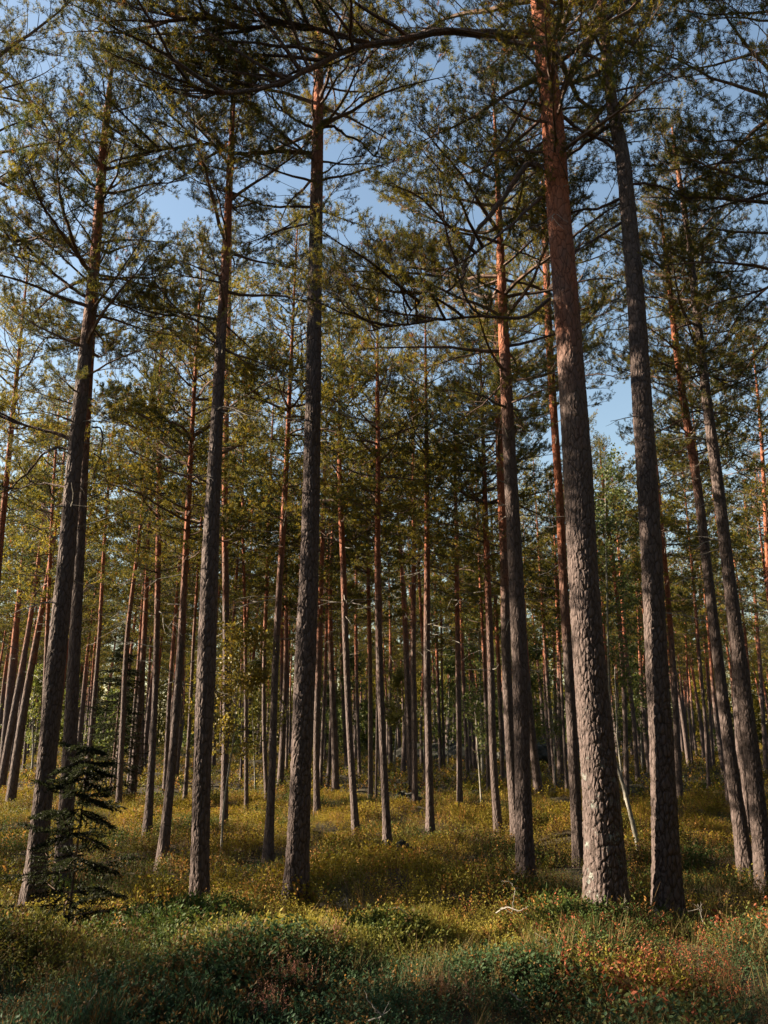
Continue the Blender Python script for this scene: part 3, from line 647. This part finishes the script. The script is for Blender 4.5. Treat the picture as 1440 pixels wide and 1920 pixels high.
# ------------------------------------------------------------------ generic pines for the depth of the forest
VAR = []
def make_variant(seed):
    g = np.random.default_rng(seed); H = g.uniform(11, 13.5); r0 = g.uniform(0.09, 0.135)
    lean = g.normal(0, 0.012, 2); zs = np.linspace(-0.3, H, 8)
    P = np.stack([lean[0] * zs + 0.10 * np.sin(zs * 0.5 + g.random() * 6) , lean[1] * zs + 0.08 * np.sin(zs * 0.45 + g.random() * 6), zs], 1); P[:, :2] -= P[0, :2]
    V, T, hf, crk, Q, r = trunk_mesh(P, np.linspace(r0, 0.012, 8) ** 1.0, H, 9, 0.4, seed, 0, 0.2, 0.32)
    fn = lambda z: np.array([np.interp(z, Q[:, 2], Q[:, 0]), np.interp(z, Q[:, 2], Q[:, 1]), z])
    root = empty('pine_tree', (0, 0, 0), None, CAT, None)
    t = build('trunk', V, T, [M_BARKF], None, {'hf': hf, 'crk': crk}, root)
    acc = Acc(); crown_fill(acc, g, fn, H * g.uniform(0.46, 0.60), H, g.uniform(1.3, 1.8), 2, 0.62, 4); V, T, M, C = acc.get()
    c = build('crown', V, T, [M_TWIG, M_NEEDLE, M_DEADW], M, {'col': C}, root, smooth=False)
    return [root, t, c, False]
VAR = [make_variant(1000 + i) for i in range(10)]
def put_variant(g, x, y, label, group, s=None):
    v = VAR[g.integers(len(VAR))]
    if not v[3]: root, v[3] = v[0], True
    else:
        root = v[0].copy(); COL.objects.link(root)
        for ch in v[1:3]: c = ch.copy(); COL.objects.link(c); c.parent = root
    root.location = (x, y, float(gz(x, y))); s = s or g.uniform(0.82, 1.12); root.scale = (s, s, s); root.rotation_euler = (g.normal(0, .012), g.normal(0, .012), g.random() * 6.28)
    tag(root, label, CAT, group)
taken = [(STEM[k][1][0], STEM[k][1][1]) for k in STEM]
def free(x, y, d):
    return all((x - a) ** 2 + (y - b) ** 2 > d * d for a, b in taken)
gf = np.random.default_rng(31)
n = 0; tries = 0
while n < 232 and tries < 20000:
    tries += 1
    y = math.sqrt(gf.random() * (64**2 - 21**2) + 21**2); x = (gf.random() * 2 - 1) * (y * 0.53 + 0.5)
    if not free(x, y, 1.35): continue
    taken.append((x, y)); n += 1
    u = CX + F * x / (y * math.cos(PITCH)) ; k = gap_of(u)
    dist = 'far' if y < 45 else 'very distant'
    put_variant(gf, x, y, '%s thin pine, one of several %s' % (dist, gap_text(k)), '%s pines %s' % (dist, gap_text(k)))
# pines left of the picture: the sun comes past them
SUNNY = [(-13, 7.0), (-17, 7.4), (-22, 7.9), (-11, 5.2), (-15.5, 5.1), (-20, 5.6), (-13, 3.4), (-13.5, 12.6), (-17.5, 12.9), (-22, 13.5), (-15, 14.8), (-20, 15.3), (-14.5, 11.8), (-19.5, 11.6), (-24, 15.6), (-12.2, 13.9), (-17, 16.3), (-8.6, 10.9)]
n = 0; tries = 0
while n < 6 and tries < 5000:
    tries += 1
    y = gf.uniform(14, 52); x = -gf.uniform(0.6 * y + 1.0, 0.6 * y + 22)
    if not free(x, y, 3.5) or y + .105 * x < 15.5: continue
    taken.append((x, y)); SUNNY.append((x, y)); n += 1
for x, y in SUNNY: put_variant(gf, x, y, 'pine standing outside the view on the sunny side', 'pines on the sunny side of the view')
# far-off wood that closes the view: one mass
gw = np.random.default_rng(55)
def wood(name, spots, label, m, ln, wd, low, r1=1.9):
    acc = Acc()
    for x, y in spots:
        H = gw.uniform(10.5, 13.5)
        V, T = tube(np.array([[x, y, -0.2], [x + gw.normal(0, .2), y, H * 0.6], [x + gw.normal(0, .3), y, H]]), [0.13, 0.09, 0.02], 5); acc.add(V, T, 0)
        zz = H * (low + (1 - low) * gw.random(m)); rad = r1 * (1.05 - zz / H) + 0.5; th = gw.random(m) * 6.28; rr_ = np.sqrt(gw.random(m)) * rad
        P = np.stack([x + rr_ * np.cos(th), y + rr_ * np.sin(th), zz], 1); A = norm(gw.normal(0, 1, (m, 3)) + np.array([0, 0, .5])); h = gw.random((m, 1))
        V, T, cc = needles(gw, P, A, 4, ln, wd, .2, GREEN * (1 - h) + OLIVE * h * 0.9 + RUST * 0.02); acc.add(V, T, 1, cc)
    V, T, M, C = acc.get(); tag(build(name, V, T, [M_BARKF, M_NEEDLE], M, {'col': C, 'hf': np.full(len(V), 0.5)}, smooth=False), label, 'wood', kind='stuff')
wood('far_wood', [((gw.random() * 2 - 1) * 66, gw.uniform(74, 105)) for _ in range(330)], 'far-off belt of pines closing the view', 700, .32, .11, 0.04)
wood('wood_behind', [(r_ * math.cos(t_), r_ * math.sin(t_)) for r_, t_ in ((gw.uniform(7, 30), gw.uniform(R(190), R(375))) for _ in range(260)) if not (r_ * math.cos(t_) < -3 and r_ * math.sin(t_) > -2.5)], 'forest carrying on behind and to the right of the view', 700, .34, .13, 0.05, 2.2)
wood('wood_right', [(x_, y_) for x_, y_ in ((gw.uniform(5, 60), gw.uniform(2, 80)) for _ in range(260)) if x_ > 0.60 * y_ + 4.0], 'forest carrying on to the right of the view', 500, .34, .13, 0.2, 2.0)
wood('wood_left', [(x_, y_) for x_, y_ in ((gw.uniform(-75, -12), gw.uniform(25, 90)) for _ in range(60)) if -x_ > 0.60 * y_ + 16], 'forest carrying on far to the left of the view', 350, .34, .13, 0.4, 1.8)
# ------------------------------------------------------------------ broadleaf saplings, spruce, dead wood
def leaves(g, P, size, C, up=0.3):
    m = len(P); d = norm(g.normal(0, 1, (m, 3)) + np.array([0, 0, -up])); s = norm(np.cross(d, g.normal(0, 1, (m, 3)))); L = size * g.uniform(0.7, 1.3, (m, 1)); nn = np.cross(d, s) * L * 0.1
    V = np.stack([P, P + d * L * 0.45 + s * L * 0.38 + nn, P + d * L, P + d * L * 0.45 - s * L * 0.38 + nn], 1).reshape(-1, 3)
    b = np.arange(m)[:, None] * 4; T = np.concatenate([b + [0, 1, 2], b + [0, 2, 3]]); return V, T, np.repeat(C, 4, 0)
def birch(stem_px, H, wpx, label, cat, cols, nleaf, Rm, zc, leaf=.035, seed=0, name='birch_sapling', group=None, depth=None):
    g = np.random.default_rng(seed); u0, v0 = stem_px[0]; Yd = depth or foot_depth(u0, v0); P = np.array([at_depth(u, v, Yd) for u, v in stem_px])
    P = np.vstack([P[0] - [0, 0, 0.4], P]); r0 = wpx / F * Yd / 2
    if P[-1, 2] < H: P = np.vstack([P, [P[-1, 0] + .1, P[-1, 1], H]])
    base = np.array([P[0, 0], P[0, 1], float(gz(P[0, 0], P[0, 1]))])
    root = empty(name, base, label, cat, group); z = P[:, 2]; Q, r = smooth_path(P, np.linspace(r0, 0.004, len(P)), 0.12)
    V, T = tube(Q, r, 8); build('trunk', V - base, T, [M_BIRCH], None, None, root)
    acc = Acc(); LP = []
    for q in range(int(10 + 6 * (H - zc))):
        zz = zc + (H - zc) * g.random() ** 0.9; p = np.array([np.interp(zz, Q[:, 2], Q[:, 0]), np.interp(zz, Q[:, 2], Q[:, 1]), zz]); az = g.random() * 6.28
        L = Rm * g.uniform(0.5, 1.1) * (1 - 0.6 * (zz - zc) / (H - zc)); B = walk(g, p, norm(np.array([math.cos(az), math.sin(az), g.uniform(0.2, 0.9)])), L, 6, 0.18, -0.05)
        V, T = tube(B, np.linspace(0.007, 0.002, 6), 3); acc.add(V, T, 0)
        for s in range(4):
            i = g.integers(1, 6); W = walk(g, B[i], norm(g.normal(0, 1, 3)), L * 0.35, 4, 0.2, -0.1); V, T = tube(W, np.linspace(.003, .0015, 4), 3); acc.add(V, T, 0); LP.append(W)
        LP.append(B[2:])
    n_each = max(2, nleaf // sum(len(x) for x in LP)); pp = np.concatenate(LP); pp = np.repeat(pp, n_each, 0); pp = pp + g.normal(0, 0.07, pp.shape)
    t = g.random((len(pp), 1)); c = np.array(cols[0]) * (1 - t) + np.array(cols[1]) * t
    V, T, cc = leaves(g, pp, leaf, c); acc.add(V, T, 1, cc); V, T, M, C = acc.get()
    build('crown', V - base, T, [M_TWIG, M_LEAF], M, {'col': C}, root, smooth=False); return root
YEL = [(0.26, 0.175, 0.025), (0.14, 0.14, 0.03)]; GRN = [(0.055, 0.09, 0.024), (0.15, 0.16, 0.035)]
birch([(415,1590),(419,1520),(428,1450),(437,1390),(442,1330),(446,1270)], 3.6, 5, 'golden leaved birch sapling with crooked pale stem, right of the stout dark second big trunk', 'birch sapling', YEL, 3600, 1.0, 1.5, .05, 1)
birch([(478,1480),(476,1400),(474,1300)], 4.2, 4, 'yellow green birch sapling behind the golden sapling', 'birch sapling', [(0.22, 0.18, 0.03), (0.10, 0.13, 0.03)], 3000, 1.3, 1.6, .07, 2)
birch([(739,1438),(742,1390),(744,1340)], 5.2, 6, 'small yellow leaved birch with pale stem, middle of the picture', 'birch sapling', [(0.26, 0.21, 0.05), (0.14, 0.15, 0.03)], 3000, 1.4, 2.4, .10, 3)
birch([(902,1500),(898,1440),(893,1360),(893,1320)], 3.0, 4, 'thin pale stemmed sapling with few leaves, left of the thick grey plated pine', 'birch sapling', GRN, 500, .8, 1.0, .055, 4)
birch([(1150,1470),(1143,1300),(1138,1100),(1135,950)], 8.6, 7, 'tall green leaved birch rising just right behind the biggest trunk', 'birch tree', [(0.06, 0.09, 0.028), (0.12, 0.13, 0.035)], 5500, 1.6, 2.6, .07, 5, 'birch_tree', None, 19)
birch([(905,1450),(901,1300),(898,1150)], 8.5, 7, 'green leafy birch behind the trunks left of the thick grey plated pine', 'birch tree', GRN, 8000, 2.4, 2.6, .10, 6, 'birch_tree')
birch([(990,1440),(995,1300)], 6.5, 6, 'green leafy birch partly hidden behind the thick grey plated pine', 'birch tree', GRN, 6000, 2.2, 1.6, .10, 7, 'birch_tree')
birch([(1041,1476),(1039,1400),(1037,1330)], 3.4, 3, 'very thin white stemmed sapling between the grey plated pine and the biggest trunk', 'birch sapling', GRN, 900, .9, 1.6, .06, 8)
birch([(60,1440),(64,1300)], 5.5, 6, 'yellow green bushy birch far back at the left edge', 'birch tree', [(0.18, 0.17, 0.03), (0.08, 0.12, 0.03)], 5000, 2.2, 1.2, .10, 9, 'birch_tree')
birch([(650,1440),(650,1300)], 6.0, 6, 'bright green leafy birch far back right of the tall central pine', 'birch tree', GRN, 5000, 2.2, 1.4, .10, 10, 'birch_tree')
birch([(130,1430),(134,1300)], 6.5, 5, 'green leafy birch far back behind the leftmost big trunks', 'birch tree', [(0.10, 0.13, 0.03), (0.16, 0.16, 0.03)], 5000, 2.5, 1.2, .11, 11, 'birch_tree')
birch([(1205,1445),(1200,1300)], 6.0, 5, 'leafy green birch far back, seen left of the sunlit rough pine', 'birch tree', GRN, 5000, 2.2, 1.4, .10, 12, 'birch_tree')
birch([(840,1435),(842,1300)], 6.0, 5, 'leafy green birch far back behind the orange lit trunk in the middle', 'birch tree', GRN, 5000, 2.4, 1.4, .11, 13, 'birch_tree')

# leafy young birches filling the depth
b0 = birch([(700,1425),(702,1300)], 4.6, 5, 'young birch', 'birch sapling', GRN, 5200, 1.9, 0.35, .15, 99, 'young_birch', None, 62); b0c = list(b0.children); first = True
b1 = birch([(560,1425),(561,1300)], 5.4, 5, 'young birch', 'birch sapling', [(0.13, 0.13, 0.028), (0.06, 0.10, 0.025)], 5200, 1.7, 0.5, .15, 98, 'young_birch', None, 60); b1c = list(b1.children)
gb = np.random.default_rng(8)
for q in range(24):
    src = (b0, b0c) if q % 2 else (b1, b1c)
    if q < 2: rt = src[0]
    else:
        rt = src[0].copy(); COL.objects.link(rt)
        for ch in src[1]: c = ch.copy(); COL.objects.link(c); c.parent = rt
    y = gb.uniform(46, 84); x = (gb.random() * 2 - 1) * y * 0.53; s_ = gb.uniform(.55, 1.25)
    rt.location = (x, y, float(gz(x, y)) - .02); rt.scale = (s_, s_, s_); rt.rotation_euler = (0, 0, gb.random() * 6.28)
    k = gap_of(CX + F * x / (y * math.cos(PITCH)))
    tag(rt, 'leafy young birch far back, one of several %s' % gap_text(k), 'birch sapling', 'young birches %s' % gap_text(k))

def spruce(u, v, H, Rm, label, seed, Yd=None, col=(0.016, 0.02, 0.008), det=1.0, group=None):
    g = np.random.default_rng(seed); Yd = Yd or foot_depth(u, v); p0 = at_depth(u, v, Yd); base = np.array([p0[0], Yd, float(gz(p0[0], Yd))])
    root = empty('young_spruce', base, label, 'spruce tree', group); V, T = tube(np.array([[0, 0, -.2], [0.02, 0, H * .5], [0.05, 0, H]]), [0.035 * H / 4, 0.02 * H / 4, 0.004], 7); build('trunk', V, T, [M_TWIG], None, None, root)
    acc = Acc(); z = 0.25; az = 0; SP = []; SA = []
    while z < H - 0.1:
        for _ in range(g.integers(3, 7)):
            az += 1.5 + g.normal(0, .3); L = Rm * (1 - z / H) ** 0.8 * g.uniform(.6, 1.1) + .08
            B = walk(g, (0, 0, z), norm(np.array([math.cos(az), math.sin(az), g.uniform(-0.45, 0.0)])), L, 7, 0.10, 0.03); V, T = tube(B, np.linspace(.008, .002, 7), 3); acc.add(V, T, 0)
            for i in range(1, 7):
                for sd in (-1, 1):
                    d = norm(rotz(norm(B[i] - B[i - 1]), sd * 0.8) + np.array([0, 0, -.15])); l = L * 0.38 * (1.1 - i / 7) + .05
                    for t in np.arange(0, l, .035): SP.append(B[i] + d * t); SA.append(d)
                SP.append(B[i]); SA.append(norm(B[i] - B[i - 1]))
        z += g.uniform(.06, .24)
    SP = np.array(SP); SA = np.array(SA); c = np.array(col) * g.uniform(.7, 1.4, (len(SP), 1)); V, T, cc = needles(g, SP, SA, int(8 * det), .032, .013 / det, .04, c); acc.add(V, T, 1, cc)
    V, T, M, C = acc.get(); build('crown', V, T, [M_TWIG, M_NEEDLE], M, {'col': C}, root, smooth=False)
spruce(136, 1640, 1.95, .78, 'dark drooping young spruce in front of the second left trunk', 61, 8.3)
spruce(205, 1500, 4.5, 1.3, 'shaded spruce sapling further back, right of the dark drooping one', 62)

def stick(name, pix, Yd, r0, r1, label, cat, mat, twigs=4, seed=0, group=None, tl=.3, kink=.01):
    g = np.random.default_rng(seed); P = np.array([at_depth(u, v, Yd + dy) for u, v, dy in pix]); base = P[0].copy()
    t = np.linspace(0, 1, len(P)); tt = np.linspace(0, 1, len(P) * 4); Q = np.stack([np.interp(tt, t, P[:, c]) for c in range(3)], 1); Q[1:-1] = (Q[:-2] + 2 * Q[1:-1] + Q[2:]) / 4; Q[1:-1] += g.normal(0, kink * .3, Q[1:-1].shape)
    acc = Acc(); V, T = tube(Q, np.linspace(r0, r1, len(Q)), 7); acc.add(V, T, 0)
    for q in range(twigs):
        i = g.integers(2, len(Q) - 1); d = norm(norm(Q[i] - Q[i - 1]) + g.normal(0, .7, 3)); W = walk(g, Q[i], d, tl * g.uniform(.4, 1), 5, .2); V, T = tube(W, np.linspace(r1, r1 * .4, 5), 4); acc.add(V, T, 0)
    V, T, M, C = acc.get(); o = build(name, V - base, T, [mat], None, None, None, smooth=True, loc=base); tag(o, label, cat, group)
Yb = foot_depth(1190, 1590)
stick('dead_birch', [(1202,1610,0),(1190,1560,0),(1176,1500,0),(1163,1455,0),(1153,1425,0),(1153,1412,0)], Yb, .040, .022, 'pale dead birch trunk leaning left with a broken top, between biggest trunk and sunlit pine', 'dead birch', M_BIRCH, 0, 1)
stick('dead_sapling', [(1172,1500,0),(1164,1440,0),(1157,1380,0),(1155,1320,0),(1153,1250,0)], Yb + 1.5, .020, .008, 'pale dead sapling with bare side twigs, above the broken leaning trunk', 'dead sapling', M_BIRCH, 12, 2, None, .45)
def gdepth(u, v, z=.2): d = ray(u, v); return (z - CAMZ) / d[2] * d[1]
S = [([(648,1728,0),(652,1705,0),(650,1682,0),(644,1675,0)], 'thin pale dead stem standing upright left of centre in the foreground heath', .004),
     ([(770,1722,0),(758,1710,0),(750,1702,0),(738,1712,0)], 'bent pale grass-like twig in the lit heath right of centre', .004),
     ([(960,1710,0),(962,1690,0),(966,1672,0),(960,1655,0),(945,1648,0)], 'pale curved dead twig left of the biggest trunk', .004),
     ([(930,1712,0),(950,1700,-.1),(975,1708,-.2),(990,1700,-.2)], 'tangled white dead branch lying left of the biggest trunk', .007),
     ([(355,1822,0),(375,1808,0),(395,1788,0)], 'short bare forked twig in the dark bilberry, left foreground', .004),
     ([(120,1918,0),(150,1900,0),(172,1882,0)], 'grey stick poking out at the bottom left', .006),
     ([(690,1915,0),(720,1905,0),(700,1888,0),(686,1870,0)], 'pale broken stick at the bottom edge, right of the pink heather', .006),
     ([(956,1860,0),(985,1885,0),(1010,1915,0)], 'long pale stick at the bottom edge, right of centre', .006),
     ([(1225,1738,0),(1232,1712,0),(1228,1700,0)], 'forked white twigs standing in front of the sunlit rough pine', .005),
     ([(1318,1728,0),(1312,1705,0),(1308,1695,0)], 'bare pale twig cluster right of the sunlit rough pine', .005),
     ([(1180,1728,0),(1178,1710,0),(1170,1695,0)], 'small bare twig at the foot of the biggest trunk', .005),
     ([(1015,1792,0),(1024,1772,0),(1022,1760,0)], 'pale forked dead twig in the heath, lower right of the grey plated pine', .005)]
for i, (px, lb, r) in enumerate(S):
    u, v, _ = px[0]; stick('dead_twig', px, gdepth(u, v + 14, .12), r, r * .45, lb, 'twig', M_DEADW, 5, 30 + i, 'bare dead twigs in the heath', .12, .012)
# rocks: a dark mossy boulder far back, a small dark stump
def lump(name, u, v, sx, sy, sz, label, cat, mat, seed, Yd=None):
    g = np.random.default_rng(seed); n1, n2 = 28, 40; a = np.linspace(0, np.pi * .62, n1); b = np.linspace(0, 2 * np.pi, n2, endpoint=False); A, B = np.meshgrid(a, b, indexing='ij')
    r = 1 + .12 * np.sin(3 * B + 2 * A + g.random() * 6) + .07 * np.sin(7 * B - 5 * A) + .05 * np.sin(11 * A + 9 * B); V = np.stack([r * np.sin(A) * np.cos(B) * sx, r * np.sin(A) * np.sin(B) * sy, r * np.cos(A) * sz], -1).reshape(-1, 3)
    i = np.arange(n1 - 1)[:, None] * n2; j = np.arange(n2)[None]; j2 = (j + 1) % n2; T = np.concatenate([np.stack([i + j, i + n2 + j, i + n2 + j2], -1).reshape(-1, 3), np.stack([i + j, i + n2 + j2, i + j2], -1).reshape(-1, 3)])
    Yd = Yd or foot_depth(u, v); p = at_depth(u, v, Yd); tag(build(name, V, T, [mat], loc=(p[0], Yd, float(gz(p[0], Yd)))), label, cat)
lump('boulder', 835, 1425, 3.4, 1.6, 1.3, 'large dark boulder far back behind the central slender trunks', 'boulder', M_ROCK, 1)
lump('boulder', 757, 1500, .55, .4, .38, 'small grey boulder in the heath, left of a pale trunk foot near the centre', 'boulder', M_ROCK, 2)
lump('boulder', 754, 1590, .2, .2, .34, 'dark mossy stump-like boulder in the heath below the centre', 'boulder', M_ROCK, 3)
lump('boulder', 1010, 1425, 2.6, 1.4, 1.1, 'low dark boulder far back, right of the thick grey plated pine', 'boulder', M_ROCK, 4)
